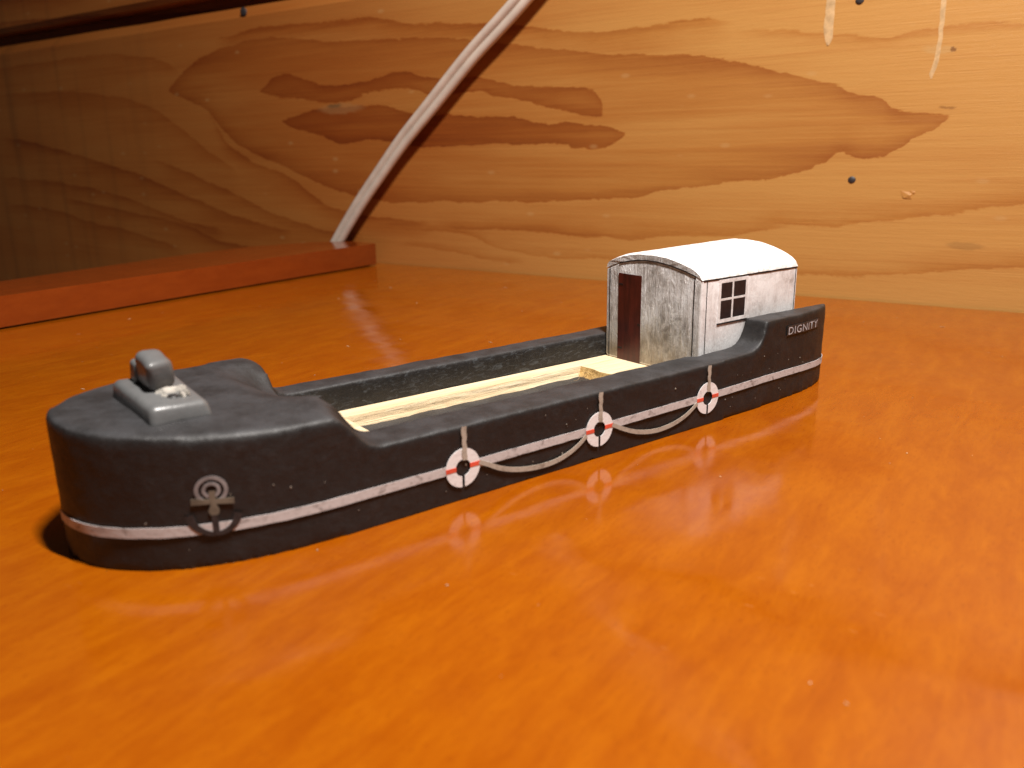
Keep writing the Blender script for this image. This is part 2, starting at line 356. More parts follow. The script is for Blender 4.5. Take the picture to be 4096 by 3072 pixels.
# ------------------------------------------------------------------ wall of planks
wall = empty('wall', (RW @ Vector((0, WD * U, 0)))[:], WYAW); wall['kind'] = 'structure'
def plank(z0, z1, mat, cham):
    bm = bmesh.new()
    prof = [(0, z0 + cham), (cham * .8, z0), (5, z0), (5, z1), (cham * 1.1, z1), (0, z1 - cham)]
    n = 90; rows = []
    for i in range(n + 1):
        t = -235 + 300 * i / n
        w_ = mnoise.noise(Vector((t * .06, z0, 3))) * .18
        rows.append([bm.verts.new((t, a + (w_ * .5 if a < 1 else 0), b + (w_ if b > z1 - 3 or b < z0 + 3 else 0))) for a, b in prof])
    for i in range(n):
        for j in range(6): bm.faces.new((rows[i][j], rows[i][(j + 1) % 6], rows[i + 1][(j + 1) % 6], rows[i + 1][j]))
    bm.faces.new(rows[0]); bm.faces.new(rows[-1][::-1])
    return from_bm('plank', bm, mat, wall)
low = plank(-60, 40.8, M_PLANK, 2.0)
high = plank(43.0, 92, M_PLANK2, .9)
bm = bmesh.new(); box(bm, -235, 65, 5.05, 7, -60, 92)
from_bm('backing_board', bm, M_PLANK2, wall)
def nail(t, z, r, par):
    bm = bmesh.new(); bmesh.ops.create_uvsphere(bm, u_segments=12, v_segments=6, radius=r)
    for v in bm.verts: v.co = Vector((v.co.x + t, v.co.y * .3 - .03, v.co.z * .9 + z))
    return from_bm('nail', bm, M_NAIL, par, True)
nail(2.7, 13.15, .42, low); nail(1.85, 31.35, .45, low); nail(-94.5, 39.6, .8, low)
def drip(pts, par):
    bm = bmesh.new(); L, Rr, C = [], [], []
    m = 26
    for i in range(m + 1):
        f = i / m * (len(pts) - 1); k = min(int(f), len(pts) - 2); q = f - k
        t = pts[k][0] * (1 - q) + pts[k + 1][0] * q; z = pts[k][1] * (1 - q) + pts[k + 1][1] * q; wd = pts[k][2] * (1 - q) + pts[k + 1][2] * q
        j = mnoise.noise(Vector((z * 1.7, t, 0))) * .1
        L.append(bm.verts.new((t - wd + j, -.012, z))); C.append(bm.verts.new((t + j, -.07, z))); Rr.append(bm.verts.new((t + wd + j * .5, -.012, z)))
    for i in range(m):
        bm.faces.new((L[i], C[i], C[i + 1], L[i + 1])); bm.faces.new((C[i], Rr[i], Rr[i + 1], C[i + 1]))
    return from_bm('glue_drip', bm, M_GLUE, par, True)
drip([(-1.0, 37, .5), (-1.05, 31.7, .45), (-1.1, 29, .5), (-1.0, 27.9, .42), (-1.0, 27.2, .12)], low)
drip([(9.8, 37, .5), (9.8, 30.6, .55), (9.9, 26.9, .42), (9.75, 24.7, .5), (9.5, 23.7, .5), (9.45, 23.2, .15)], low)
bm = bmesh.new()   # raised flake modelled in place of a small dent in the plank
for dz, dt, k in ((0, 0, 1.0), (.25, .55, .6)):
    a = [bm.verts.new((8.3 + dt + p * k * 1.35, -q * k * 1.2, 11.7 + dz + r * k * 1.3)) for p, q, r in ((-.5, .02, .35), (.55, .02, .15), (.3, .14, -.1), (-.15, .10, -.3), (.5, .02, -.5))]
    bm.faces.new((a[0], a[1], a[2])); bm.faces.new((a[0], a[2], a[3])); bm.faces.new((a[1], a[4], a[2])); bm.faces.new((a[2], a[4], a[3])); bm.faces.new((a[0], a[3], a[4], a[1]))
from_bm('dent_flake', bm, M_PLANK2, low)

# ------------------------------------------------------------------ table
table = tag(empty('table', (0, 0, 0), WYAW), 'glossy orange varnished wooden table top with a raised rail along its edge', 'table')
bm = bmesh.new(); box(bm, -76, 75, -75, WD - .25, -5, 0)
from_bm('tabletop', bm, M_TABLE, table, bevel=.2)
plan = [(-66, -75), (-66.05, 0), (-66.2, 30), (-66, 65.4), (-66.4, 66.0), (-72.3, 66.3), (-77, 62), (-80.5, 54), (-80.5, 41), (-77.4, 16), (-75.5, -20), (-75.5, -75)]
bm = bmesh.new(); prism(bm, plan[::-1], lambda p: (p[0], p[1], .24), lambda p: (p[0], p[1], 3.4))
from_bm('edge_rail', bm, M_RAIL, table, True, .3, 3)
bm = bmesh.new(); box(bm, -75, -66.9, -74, 65, -.01, .3)
from_bm('rail_batten', bm, M_RAIL, table)

# ------------------------------------------------------------------ cord hanging before the wall
CT, CZ, CN = 23.23, 16.56, -30.15
g_ = 1.9; kf = (WD - g_ - CN) / (WD - CN)
raw = [(14, 82), (-12, 60), (-26, 47.6), (-39.9, 36), (-48.5, 29.6), (-56, 23.3), (-61.6, 18.6), (-66.6, 13.8), (-71.6, 8.8), (-77.1, 2.6), (-82.5, -4.5), (-87, -12)]
ctrl = [Vector((CT + (t - CT) * kf, WD - g_, CZ + (z - CZ) * kf)) for t, z in raw]
def catmull(P, n):
    out = []
    for i in range(len(P) - 1):
        p0, p1, p2, p3 = P[max(i - 1, 0)], P[i], P[i + 1], P[min(i + 2, len(P) - 1)]
        for k in range(n):
            t = k / n
            out.append(.5 * ((2 * p1) + (-p0 + p2) * t + (2 * p0 - 5 * p1 + 4 * p2 - p3) * t * t + (-p0 + 3 * p1 - 3 * p2 + p3) * t ** 3))
    out.append(P[-1]); return out
path = catmull(ctrl, 10)
prof = []
for i in range(44):
    a = 2 * math.pi * i / 44
    c, s = math.cos(a), math.sin(a)
    xx = 1.22 * c; prof.append((xx, max(math.sqrt(max(0, .61 ** 2 - (abs(xx) - .61) ** 2)), .16 if abs(xx) < .8 else 0) * (1 if s >= 0 else -1)))
bm = bmesh.new(); rings = []
for i, q in enumerate(path):
    d = (path[min(i + 1, len(path) - 1)] - path[max(i - 1, 0)]).normalized()
    tw = .25 * math.sin(i * .05 + .4)
    side = d.cross(Vector((0, 1, 0))).normalized(); nn = Vector((0, 1, 0))
    s2 = side * math.cos(tw) + nn * math.sin(tw); n2 = -side * math.sin(tw) + nn * math.cos(tw)
    rings.append([bm.verts.new(q + s2 * a + n2 * b) for a, b in prof])
for i in range(len(rings) - 1):
    for j in range(44): bm.faces.new((rings[i][j], rings[i][(j + 1) % 44], rings[i + 1][(j + 1) % 44], rings[i + 1][j]))
bm.faces.new(rings[0][::-1]); bm.faces.new(rings[-1])
cord = from_bm('power_cord', bm, M_CORD, None, True)
cord.rotation_euler = (0, 0, WYAW)
tag(cord, 'cream flat twin cord hanging diagonally down the plank wall behind the rail', 'cord')

# ------------------------------------------------------------------ boat
boat = tag(empty('model_boat'), 'black wooden toy barge with a white cabin and pale deck standing on the table', 'model boat')
HW = 6.35
def yout(x):
    """outer hull line on the near side (far side mirrored about y = HW)"""
    if x < -6.4:
        s = min(1.0, (x + 6.4) / -10.2); return HW - HW * max(0.0, 1 - s ** 2.15) ** (1 / 2.15)
    X = (-6.4, 20, 23, 25.7, 28.9, 31, 32.3, 33.2, 34.0, 34.6, 34.9); Y = (0, 0, .08, .24, .5, .85, 1.25, 1.75, 2.6, 4.0, 6.35)
    for i in range(len(X) - 1):
        if x <= X[i + 1]:
            return Y[i] + (Y[i + 1] - Y[i]) * (x - X[i]) / (X[i + 1] - X[i])
    return HW
xs = [-6.4 - 10.2 * math.sin(a * math.pi / 2 / 30) for a in range(30, 0, -1)] + [-6.4 + 1.65 * i for i in range(17)] + [21.5, 23, 24.4, 25.7, 27.3, 28.9, 30, 31, 31.7, 32.3, 32.8, 33.2, 33.6, 34.0, 34.3, 34.6, 34.8, 34.9]
near = [(x, yout(x)) for x in xs]
outline = near + [(x, 2 * HW - y) for x, y in reversed(near[1:-1])]
TOP = [(-17.5, 6.25), (-15.5, 6.12), (-12, 6.0), (-8.5, 5.95), (-4, 5.93), (24.0, 5.76), (36, 5.68)]
BOWDIP = [(-6.45, 5.9), (-6.15, 5.68), (-5.85, 5.25), (-5.55, 4.74), (-5.3, 4.38), (-4.95, 4.05), (-4.45, 3.9), (-3.8, 3.88)]
STERNDIP = [(19.8, 3.92), (21.5, 3.95), (22.65, 4.0), (23.15, 4.12), (23.5, 4.34), (23.72, 4.62), (23.88, 4.95), (24.0, 5.3), (24.12, 5.62), (24.35, 5.9)]
def mesh_obj(name, poly, f0, f1):
    bm = bmesh.new(); prism(bm, poly, f0, f1); bmesh.ops.recalc_face_normals(bm, faces=bm.faces)
    me = bpy.data.meshes.new(name); bm.to_mesh(me); bm.free(); o = bpy.data.objects.new(name, me); COL.objects.link(o); return o
h0 = mesh_obj('h0', outline, lambda p: (p[0], p[1], 0), lambda p: (p[0], p[1], 8))
h1 = mesh_obj('h1', TOP + [(36, -1), (-17.5, -1)], lambda p: (p[0], -2, p[1]), lambda p: (p[0], 15, p[1]))
hold = [(-4.35, 2.4), (18.9, 2.4), (19.6, 2.02), (40, 2.02), (40, 10.87), (-5.3, 10.87), (-5.5, 9), (-5.45, 7), (-5.1, 5.4), (-4.5, 3.9)]
h2 = mesh_obj('h2', hold, lambda p: (p[0], p[1], 1.6), lambda p: (p[0], p[1], 9))
FARDIP = [(-6.4, 5.98), (-5.8, 5.84), (-5.4, 5.6), (-5.2, 5.1), (-5.05, 4.5), (-4.85, 4.1), (-4.4, 3.9), (-3.8, 3.88)]
def dipcut(y0, y1, sh, dip=BOWDIP):
    poly = [(-6.75 + sh, 9), (-6.75 + sh, 6.1)] + [(x + sh, z) for x, z in dip] + STERNDIP + [(24.6, 9)]
    return mesh_obj('h3', poly, lambda p: (p[0], y0, p[1]), lambda p: (p[0], y1, p[1]))
cuts = [dipcut(-2, 1.1, 0), dipcut(1.05, 1.8, .2), dipcut(1.75, 4.6, .5), dipcut(10.8, 15, 0, FARDIP)]
for t_, op in [(h1, 'INTERSECT'), (h2, 'DIFFERENCE')] + [(c_, 'DIFFERENCE') for c_ in cuts]:
    m_ = h0.modifiers.new('b', 'BOOLEAN'); m_.operation = op; m_.object = t_; m_.solver = 'EXACT'
rm = h0.modifiers.new('r', 'REMESH'); rm.mode = 'VOXEL'; rm.voxel_size = .14
me = solve_modifiers(h0); me.name = 'hull'
for o in [h0, h1, h2] + cuts:
    d_ = o.data; bpy.data.objects.remove(o); bpy.data.meshes.remove(d_)
bm = bmesh.new(); bm.from_mesh(me)
keep = [v for v in bm.verts if v.co.z > .12]
for _ in range(5): bmesh.ops.smooth_vert(bm, verts=keep, factor=.5, use_axis_x=True, use_axis_y=True, use_axis_z=True)
bowv = [v for v in bm.verts if v.co.z > 4.6 and v.co.x < -8]
for _ in range(12): bmesh.ops.smooth_vert(bm, verts=bowv, factor=.5, use_axis_x=True, use_axis_y=True, use_axis_z=True)
def sst(a, b, x):
    t = max(0.0, min(1.0, (x - a) / (b - a))); return t * t * (3 - 2 * t)
scoop = [v for v in bm.verts if v.co.z > 3.95 and -9.5 < v.co.x < -4.0 and 2 < v.co.y < 11.9]
for v in scoop:      # the hand-carved hollow where the bow deck falls towards the hold
    c = v.co; k = sst(-8.4, -5.4, c.x) * sst(2.6, 7.6, c.y) * (1 - sst(9.7, 11.6, c.y))
    c.z -= (c.z - 3.95) * .74 * k
for _ in range(6): bmesh.ops.smooth_vert(bm, verts=scoop, factor=.5, use_axis_x=True, use_axis_y=True, use_axis_z=True)
for v in bm.verts:
    n = v.normal; c = v.co
    v.co = c + n * (.035 * mnoise.noise(c * .5) + .022 * mnoise.noise(c * 1.6)) + Vector((0, 0, 0))
    if c.z < .3 and c.y < 3 and mnoise.noise(Vector((c.x * 1.1, 5, 0))) > .42: v.co.z += .06
    if c.z > 4.5 and c.x < -4 and c.y < HW: v.co.z -= .34 * min(1, (c.z - 4.5) / 1.2) * (abs(c.y - HW) / HW) ** 2.4
    v.co *= U
bm.to_mesh(me); bm.free()
hull = link('hull', me, M_HULL, boat)

# pale deck board with its rough-cut opening
def jit(k, a=.05): return a * mnoise.noise(Vector((k * .47, 2.7, .3)))
inner = []
N = 44
for i in range(N): inner.append((-1.65 + 17.9 * i / N, 9.42))
for i in range(14): inner.append((16.3 + .1 * math.sin(i), 9.42 - 5.6 * i / 14))
for i in range(N): inner.append((16.3 - 17.95 * i / N, 3.8))
for i in range(14): inner.append((-1.65, 3.8 + 5.62 * i / 14))
outer_poly = [(-5.1, 10.82), (29.5, 10.82), (29.5, 2.08), (19.6, 2.08), (18.9, 2.45), (-4.3, 2.45)]
bm = bmesh.new()
def loop(pts, z): return [bm.verts.new((x, y, z)) for x, y in pts]
L = [[], [], [], []]
for k, (x, y) in enumerate(inner):
    far, aft = y > 9.3, x > 16
    for l, (dz, dy) in enumerate(((2.26, .10), (2.02, .03), (1.84, .0), (1.58, -.12))):
        jx, jy = jit(k + 37, .10) + jit(k + l * 37, .025), jit(k + 9, .10) + jit(k + l * 53 + 9, .03)
        yy = y + (dy if far else 0) + jy * (1 if far else .3); xx = x + (jx + (-dy * .9 if False else 0)) * (1 if aft else .3)
        if aft: xx -= (0, .08, .17, .34)[l]
        L[l].append(bm.verts.new((xx, yy, dz + (jit(k * 1.2 + l * 11, .03) if 0 < l < 3 else 0))))
OT = loop(outer_poly, 2.26); OB = loop(outer_poly, 1.58)
n = len(inner); mats_end = []
for l in range(3):
    for k in range(n):
        f = bm.faces.new((L[l][k], L[l][(k + 1) % n], L[l + 1][(k + 1) % n], L[l + 1][k]))
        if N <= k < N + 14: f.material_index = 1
edges = []
def lp(vs): return [bm.edges.get((vs[i], vs[(i + 1) % len(vs)])) or bm.edges.new((vs[i], vs[(i + 1) % len(vs)])) for i in range(len(vs))]
bmesh.ops.triangle_fill(bm, edges=lp(OT) + lp(L[0]), use_beauty=True)
for i in range(len(OT)):
    j = (i + 1) % len(OT); bm.faces.new((OT[i], OT[j], OB[j], OB[i]))
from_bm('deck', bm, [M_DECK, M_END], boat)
bm = bmesh.new()    # torn fibres at the aft corner of the opening
for s in range(5):
    q = Vector((16.0 - .15 * s, 9.0 - .25 * s, 1.72 + .06 * s)); d = Vector((-.2, -.12, .05)); vs = []
    for i in range(9):
        q = q + d * .9; d = (d + Vector((random.uniform(-.09, .09), random.uniform(-.09, .09), random.uniform(-.05, .05)))).normalized() * .15
        vs.append(q.copy())
    ring = [[bm.verts.new(p_ + Vector((0, .016 * math.cos(a), .016 * math.sin(a)))) for a in (0, 2.1, 4.2)] for p_ in vs]
    for i in range(8):
        for j in range(3): bm.faces.new((ring[i][j], ring[i][(j + 1) % 3], ring[i + 1][(j + 1) % 3], ring[i + 1][j]))
from_bm('fibre', bm, M_DUST, boat)

# --- flat prints on the hull side: thin films that follow the hull line
def film(bm, pts_u, pts_l, off, hullf=yout):
    """strip between two polylines given as (x, z), laid on the near hull side"""
    th = .03
    def P(x, z, o):
        dx = .05; ny = Vector((yout(x + dx) - yout(x - dx), -2 * dx, 0))
        ny = Vector((ny.x, ny.y, 0)).normalized()
        return Vector((x, yout(x), z)) + ny * o
    A = [bm.verts.new(P(x, z, off)) for x, z in pts_u]; B = [bm.verts.new(P(x, z, off)) for x, z in pts_l]
    A2 = [bm.verts.new(P(x, z, off - th)) for x, z in pts_u]; B2 = [bm.verts.new(P(x, z, off - th)) for x, z in pts_l]
    for i in range(len(A) - 1):
        bm.faces.new((A[i], A[i + 1], B[i + 1], B[i])); bm.faces.new((A[i], A2[i], A2[i + 1], A[i + 1])); bm.faces.new((B[i], B[i + 1], B2[i + 1], B2[i]))
def ribbon(bm, cl, wd, off):
    up_, lo_ = [], []
    for i, (x, z) in enumerate(cl):
        a, b = cl[max(i - 1, 0)], cl[min(i + 1, len(cl) - 1)]
        tx, tz = b[0] - a[0], b[1] - a[1]; l = math.hypot(tx, tz) or 1; w2 = (wd(i / (len(cl) - 1)) if callable(wd) else wd) / 2
        up_.append((x - tz / l * w2, z + tx / l * w2)); lo_.append((x + tz / l * w2, z - tx / l * w2))
    film(bm, up_, lo_, off)
def annulus(bm, cx, cz, r0, r1, a0, a1, off, n=40):
    A = [a0 + (a1 - a0) * i / n for i in range(n + 1)]
    film(bm, [(cx + r1 * math.cos(a), cz + r1 * math.sin(a)) for a in A], [(cx + r0 * math.cos(a), cz + r0 * math.sin(a)) for a in A], off)
RX = (0.0, 9.11, 18.22); RZ = (1.72, 1.73, 1.78)
def stripe_z(x):
    X = (-17, -13, -8, 0, 9, 18, 24, 28, 32, 36); Z = (1.79, 1.75, 1.74, 1.75, 1.78, 1.86, 1.92, 1.84, 1.66, 1.5)
    for i in range(len(X) - 1):
        if x <= X[i + 1]: return Z[i] + (Z[i + 1] - Z[i]) * (x - X[i]) / (X[i + 1] - X[i])
    return Z[-1]
bm = bmesh.new()
def stripe_run(xa, xb, fx=None):
    n = max(8, int((xb - xa) * 3)); X = fx or [xa + (xb - xa) * i / n for i in range(n + 1)]
    film(bm, [(x, stripe_z(x) + .225 + .02 * mnoise.noise(Vector((x * 1.3, 0, 0)))) for x in X], [(x, stripe_z(x) - .225 + .025 * mnoise.noise(Vector((x * 1.5, 9, 0)))) for x in X], .075)
stripe_run(0, 0, [-6.4 - 10.2 * math.sin(a * math.pi / 2 / 60) for a in range(60, -1, -1)] + [-6.4 + .28 * i for i in range(1, 20)])
stripe_run(-1.08, -.93)
stripe_run(.93, 8.2); stripe_run(10.0, 17.3); stripe_run(19.1, 34.0)
far = bm.verts[:]
from_bm('stripe', bm, M_STRIPE, boat)
bm = bmesh.new()     # the stripe's run on the far side and round the stern
X = [-16.598] + [-16.5 + .5 * i for i in range(102)]
a_ = [bm.verts.new((x, 2 * HW - yout(x) + .06, stripe_z(x) + .22)) for x in X]; b_ = [bm.verts.new((x, 2 * HW - yout(x) + .06, stripe_z(x) - .22)) for x in X]
for i in range(len(X) - 1): bm.faces.new((a_[i], a_[i + 1], b_[i + 1], b_[i]))
from_bm('stripe', bm, M_STRIPE, boat)

for i, (cx, cz) in enumerate(zip(RX, RZ)):
    bm = bmesh.new(); sl = .115
    def arc(r_):
        d_ = math.asin(.075 / r_); a0, a1 = -math.pi / 2 + d_, 3 * math.pi / 2 - d_
        return [(cx + r_ * math.cos(a0 + (a1 - a0) * q / 56), cz + r_ * math.sin(a0 + (a1 - a0) * q / 56)) for q in range(57)]
    film(bm, arc(1.0), arc(.44), .085)
    lb = from_bm('lifebuoy', bm, M_RING, boat)
    for s in (-1, 1):
        bm = bmesh.new()
        film(bm, [(cx + s * (.405 + .6 * q / 4), cz + .13 + .02 * s) for q in range(5)], [(cx + s * (.405 + .6 * q / 4), cz - .09 + .02 * s) for q in range(5)], .10)
        from_bm('red_band', bm, M_RED, lb)
    bm = bmesh.new(); dx = (.1, .06, .04)[i]
    ribbon(bm, [(cx + dx + .02 * math.sin(q * 1.3), cz + (.40 if i else .38) + (3.86 - cz - .40) * q / 16) for q in range(17)], lambda f: .27 + .03 * math.sin(f * 9), .115)
    from_bm('hanging_rope', bm, M_ROPE, boat)
def swag(pts, name):
    P = [Vector((x, z, 0)) for x, z in pts]; c = [(v.x, v.y) for v in catmull(P, 8)]
    bm = bmesh.new(); ribbon(bm, c, lambda f: .22 + .05 * math.sin(f * 3.1) , .105)
    return from_bm(name, bm, M_ROPE, boat)
swag([(.96, 1.80), (1.6, 1.48), (2.4, 1.08), (3.5, .76), (4.7, .60), (5.9, .62), (6.9, .86), (7.6, 1.18), (8.15, 1.56)], 'swag_rope')
swag([(10.08, 1.80), (10.9, 1.38), (12.0, .95), (13.2, .70), (14.3, .66), (15.4, .80), (16.4, 1.12), (17.26, 1.62)], 'swag_rope')

# anchor print at the bow
anchor = empty('anchor_mark'); anchor.parent = boat
ax, az = -11.8, 3.43
bm = bmesh.new(); annulus(bm, ax, az, .47, .62, 0, 2 * math.pi, .065, 40); from_bm('outer_ring', bm, M_MARK, anchor)
bm = bmesh.new(); annulus(bm, ax, az, .22, .35, 0, 2 * math.pi, .065, 32); from_bm('inner_ring', bm, M_MARK, anchor)
bm = bmesh.new(); ribbon(bm, [(-12.58 + 1.58 * i / 8, 3.0 - .13 * i / 8) for i in range(9)], lambda f: .20 + .08 * abs(2 * f - 1), .085); from_bm('cross_bar', bm, M_MARKTAN, anchor)
bm = bmesh.new(); ribbon(bm, [(ax + .02, 3.42 - 1.08 * i / 10) for i in range(11)], lambda f: .20 + .22 * math.exp(-((f - .82) / .16) ** 2) + .05 * (f < .2), .095); from_bm('shank', bm, M_MARKTAN, anchor)
bm = bmesh.new()
ribbon(bm, [(ax + .02, 2.34 - .8 * i / 6) for i in range(7)], .24, .095)
ribbon(bm, [(v.x, v.y) for v in catmull([Vector(q) for q in ((-12.72, 2.42, 0), (-12.55, 1.95, 0), (-12.2, 1.62, 0), (-11.78, 1.5, 0), (-11.35, 1.6, 0), (-11.05, 1.88, 0), (-10.88, 2.3, 0))], 5)], lambda f: .17 + .16 * abs(2 * f - 1), .10)
from_bm('fluke', bm, M_MARKDARK, anchor)

# name on the stern bulwark
plate = None
bm = bmesh.new(); X = [26.52 + 4.36 * i / 20 for i in range(21)]
film(bm, [(x, 5.10 - .02 * (x - 26.5)) for x in X], [(x, 4.44 - .012 * (x - 26.5)) for x in X], .05)
plate = from_bm('name_plate', bm, M_PLATE, boat)
fc = bpy.data.curves.new('name', 'FONT'); fc.body = 'DIGNITY'; fc.size = 1; fc.offset = .006; fc.resolution_u = 4; fc.space_character = 1.12
fo = bpy.data.objects.new('name', fc); COL.objects.link(fo)
fm = solve_modifiers(fo); bpy.data.objects.remove(fo); bpy.data.curves.remove(fc)
bm = bmesh.new(); bm.from_mesh(fm); bpy.data.meshes.remove(fm)
bmesh.ops.triangulate(bm, faces=bm.faces)
lx0, lx1 = min(v.co.x for v in bm.verts), max(v.co.x for v in bm.verts); ly0, ly1 = min(v.co.y for v in bm.verts), max(v.co.y for v in bm.verts)
for v in bm.verts:
    x = 26.66 + 4.08 * (v.co.x - lx0) / (lx1 - lx0); z = 4.50 + .52 * (v.co.y - ly0) / (ly1 - ly0) - .016 * (x - 26.6)
    v.co = Vector((x, yout(x) - .075, z))
from_bm('name_lettering', bm, M_NAME, plate)

# --- cabin
cabin = empty('cabin'); cabin.parent = boat
X0, X1, Y0, Y1, ZB = 19.84, 29.92, 2.10, 10.80, 2.27
eave = [(10.80, 8.62), (9.5, 9.12), (8.7, 9.30), (7.85, 9.43), (7.0, 9.5), (6.1, 9.5), (4.8, 9.36), (3.5, 9.11), (2.6, 8.86), (2.10, 8.62)]
roof = [(10.81, 8.66), (10.78, 8.95), (10.55, 9.18), (9.9, 9.46), (9.3, 9.66), (8.66, 9.81), (7.55, 9.97), (6.3, 10.0), (5.2, 9.93), (4.1, 9.72), (3.5, 9.56), (2.95, 9.38), (2.55, 9.18), (2.25, 8.95), (2.07, 8.66)]
def cren(bm, amp, fr=1.6):
    for v in bm.verts:
        c = v.co; v.co = c + Vector((mnoise.noise(c * fr + Vector((7, 0, 0))), mnoise.noise(c * fr + Vector((0, 9, 0))), mnoise.noise(c * fr + Vector((0, 0, 5))))) * amp
# walls: front, back and sides as one hollow-less block, front face with its own grime
bm = bmesh.new()
poly = [(Y1, ZB + .12), (Y1 - .12, ZB)] [::-1] + []
poly = [(Y0, ZB), (Y1 - .15, ZB), (Y1, ZB + .18)] + eave
prism(bm, poly[::-1], lambda p: (X0, p[0], p[1]), lambda p: (X1, p[0], p[1]))
bmesh.ops.recalc_face_normals(bm, faces=bm.faces)
for f in bm.faces:
    if f.normal.x < -.9: f.material_index = 1
from_bm('wall', bm, [M_SIDE, M_FRONT], cabin, True, .13, 3)
# roof card: thick arched cap, slightly higher aft
bm = bmesh.new(); secs = []
NX = 60
def dens(P, k):
    out = []
    for i in range(len(P) - 1):
        for q in range(k): out.append((P[i][0] + (P[i + 1][0] - P[i][0]) * q / k, P[i][1] + (P[i + 1][1] - P[i][1]) * q / k))
    return out + [P[-1]]
ro, ea = dens(roof, 5), dens(eave, 5)
for i in range(NX + 1):
    x = X0 - .012 + (X1 - X0 + .024) * i / NX; f = i / NX; lift = .24 * f
    e = min(i, NX - i); rd = {0: .13, 1: .04}.get(e, 0)
    row = []
    for y, z in ro: row.append(bm.verts.new((x, y + (6.45 - y) * rd * .12, z + lift * max(0, (z - 8.66) / 1.34) - rd * max(0, (z - 8.66) / 1.34))))
    for y, z in reversed(ea): row.append(bm.verts.new((x, y, z + .02)))
    secs.append(row)
m = len(secs[0])
for i in range(NX):
    for j in range(m):
        bm.faces.new((secs[i][j], secs[i][(j + 1) % m], secs[i + 1][(j + 1) % m], secs[i + 1][j]))
nr, ne = len(ro), len(ea)
for sec, flip in ((secs[0], False), (secs[-1], True)):
    U_ = sec[:nr]; E_ = sec[nr:][::-1]
    for q in range(nr - 1):
        a = min(int(q * (ne - 1) / (nr - 1)), ne - 1); b = min(int((q + 1) * (ne - 1) / (nr - 1)), ne - 1)
        fs = [U_[q], U_[q + 1], E_[b]] + ([E_[a]] if a != b else [])
        f = bm.faces.new(fs); f.material_index = 1
cren(bm, .02, 2.6)
from_bm('roof', bm, [M_ROOF, M_BAND], cabin, True)
# printed door, hinges and latch
bm = bmesh.new(); box(bm, X0 - .03, X0 + .05, 7.36, 9.55, ZB - .02, 8.40); from_bm('door', bm, M_DOOR, cabin)
for zz, y0, y1, nm in ((7.58, 9.1, 9.5, 'hinge'), (3.05, 9.08, 9.5, 'hinge'), (4.95, 7.38, 7.62, 'latch')):
    bm = bmesh.new(); box(bm, X0 - .045, X0 - .005, y0, y1, zz, zz + .11); from_bm(nm, bm, M_DARK, cabin)
# printed window
wx0, wx1, wz0, wz1 = 21.45, 24.42, 5.70, 8.53
bm = bmesh.new()
px = ((21.68, 22.80), (22.95, 24.18)); pz = ((5.93, 7.15), (7.29, 8.30))
xsn = [wx0, px[0][0], px[0][1], px[1][0], px[1][1], wx1]; zsn = [wz0, pz[0][0], pz[0][1], pz[1][0], pz[1][1], wz1]
for i in range(5):
    for j in range(5):
        if i % 2 == 1 and j % 2 == 1: continue
        box(bm, xsn[i], xsn[i + 1], Y0 - .035, Y0 + .02, zsn[j], zsn[j + 1])
bmesh.ops.remove_doubles(bm, verts=bm.verts, dist=.001)
fr = from_bm('window_frame', bm, M_SIDE, cabin)
for a, b in px:
    for c, d in pz:
        bm = bmesh.new(); box(bm, a + .01, b - .01, Y0 - .022, Y0 + .02, c + .01, d - .01); from_bm('window_pane', bm, M_PANE, cabin)
bm = bmesh.new(); box(bm, 21.4, 24.5, Y0 - .05, Y0 + .02, 5.60, 5.68); from_bm('window_sill', bm, M_DARK, cabin)
# inked panel lines
def ink(bm, pts, w_, plane):
    for i in range(len(pts) - 1):
        a, b = Vector(pts[i]), Vector(pts[i + 1]); d = (b - a).normalized(); n = Vector((-d.y, d.x)) * w_ / 2
        q = [a + n, b + n, b - n, a - n]
        if plane == 'x': vs = [bm.verts.new((X0 - .028, p.x, p.y)) for p in q] + [bm.verts.new((X0 + .03, p.x, p.y)) for p in q]
        else: vs = [bm.verts.new((p.x, Y0 - .028, p.y)) for p in q] + [bm.verts.new((p.x, Y0 + .03, p.y)) for p in q]
        for f in ((0, 1, 2, 3), (7, 6, 5, 4), (0, 4, 5, 1), (1, 5, 6, 2), (2, 6, 7, 3), (3, 7, 4, 0)): bm.faces.new([vs[k] for k in f])
bm = bmesh.new(); ink(bm, [(y, z - .02) for y, z in eave[1:-1]], .075, 'x'); from_bm('panel_line', bm, M_DARK, cabin)
for y in (10.42, 2.72):
    bm = bmesh.new(); ink(bm, [(y + .01 * math.sin(k), 2.35 + (6.4 if y < 5 else 6.33) * k / 12) for k in range(13)], .055, 'x'); from_bm('panel_line', bm, M_DARK, cabin)
for x in (20.30, 29.68):
    bm = bmesh.new(); ink(bm, [(x, 2.5 + 6.05 * k / 12) for k in range(13)], .05, 'y'); from_bm('panel_line', bm, M_DARK, cabin)
bm = bmesh.new(); ink(bm, [(19.95 + 9.9 * k / 16, 8.585 + .012 * math.sin(k * 1.7)) for k in range(17)], .055, 'y'); from_bm('panel_line', bm, M_DARK, cabin)

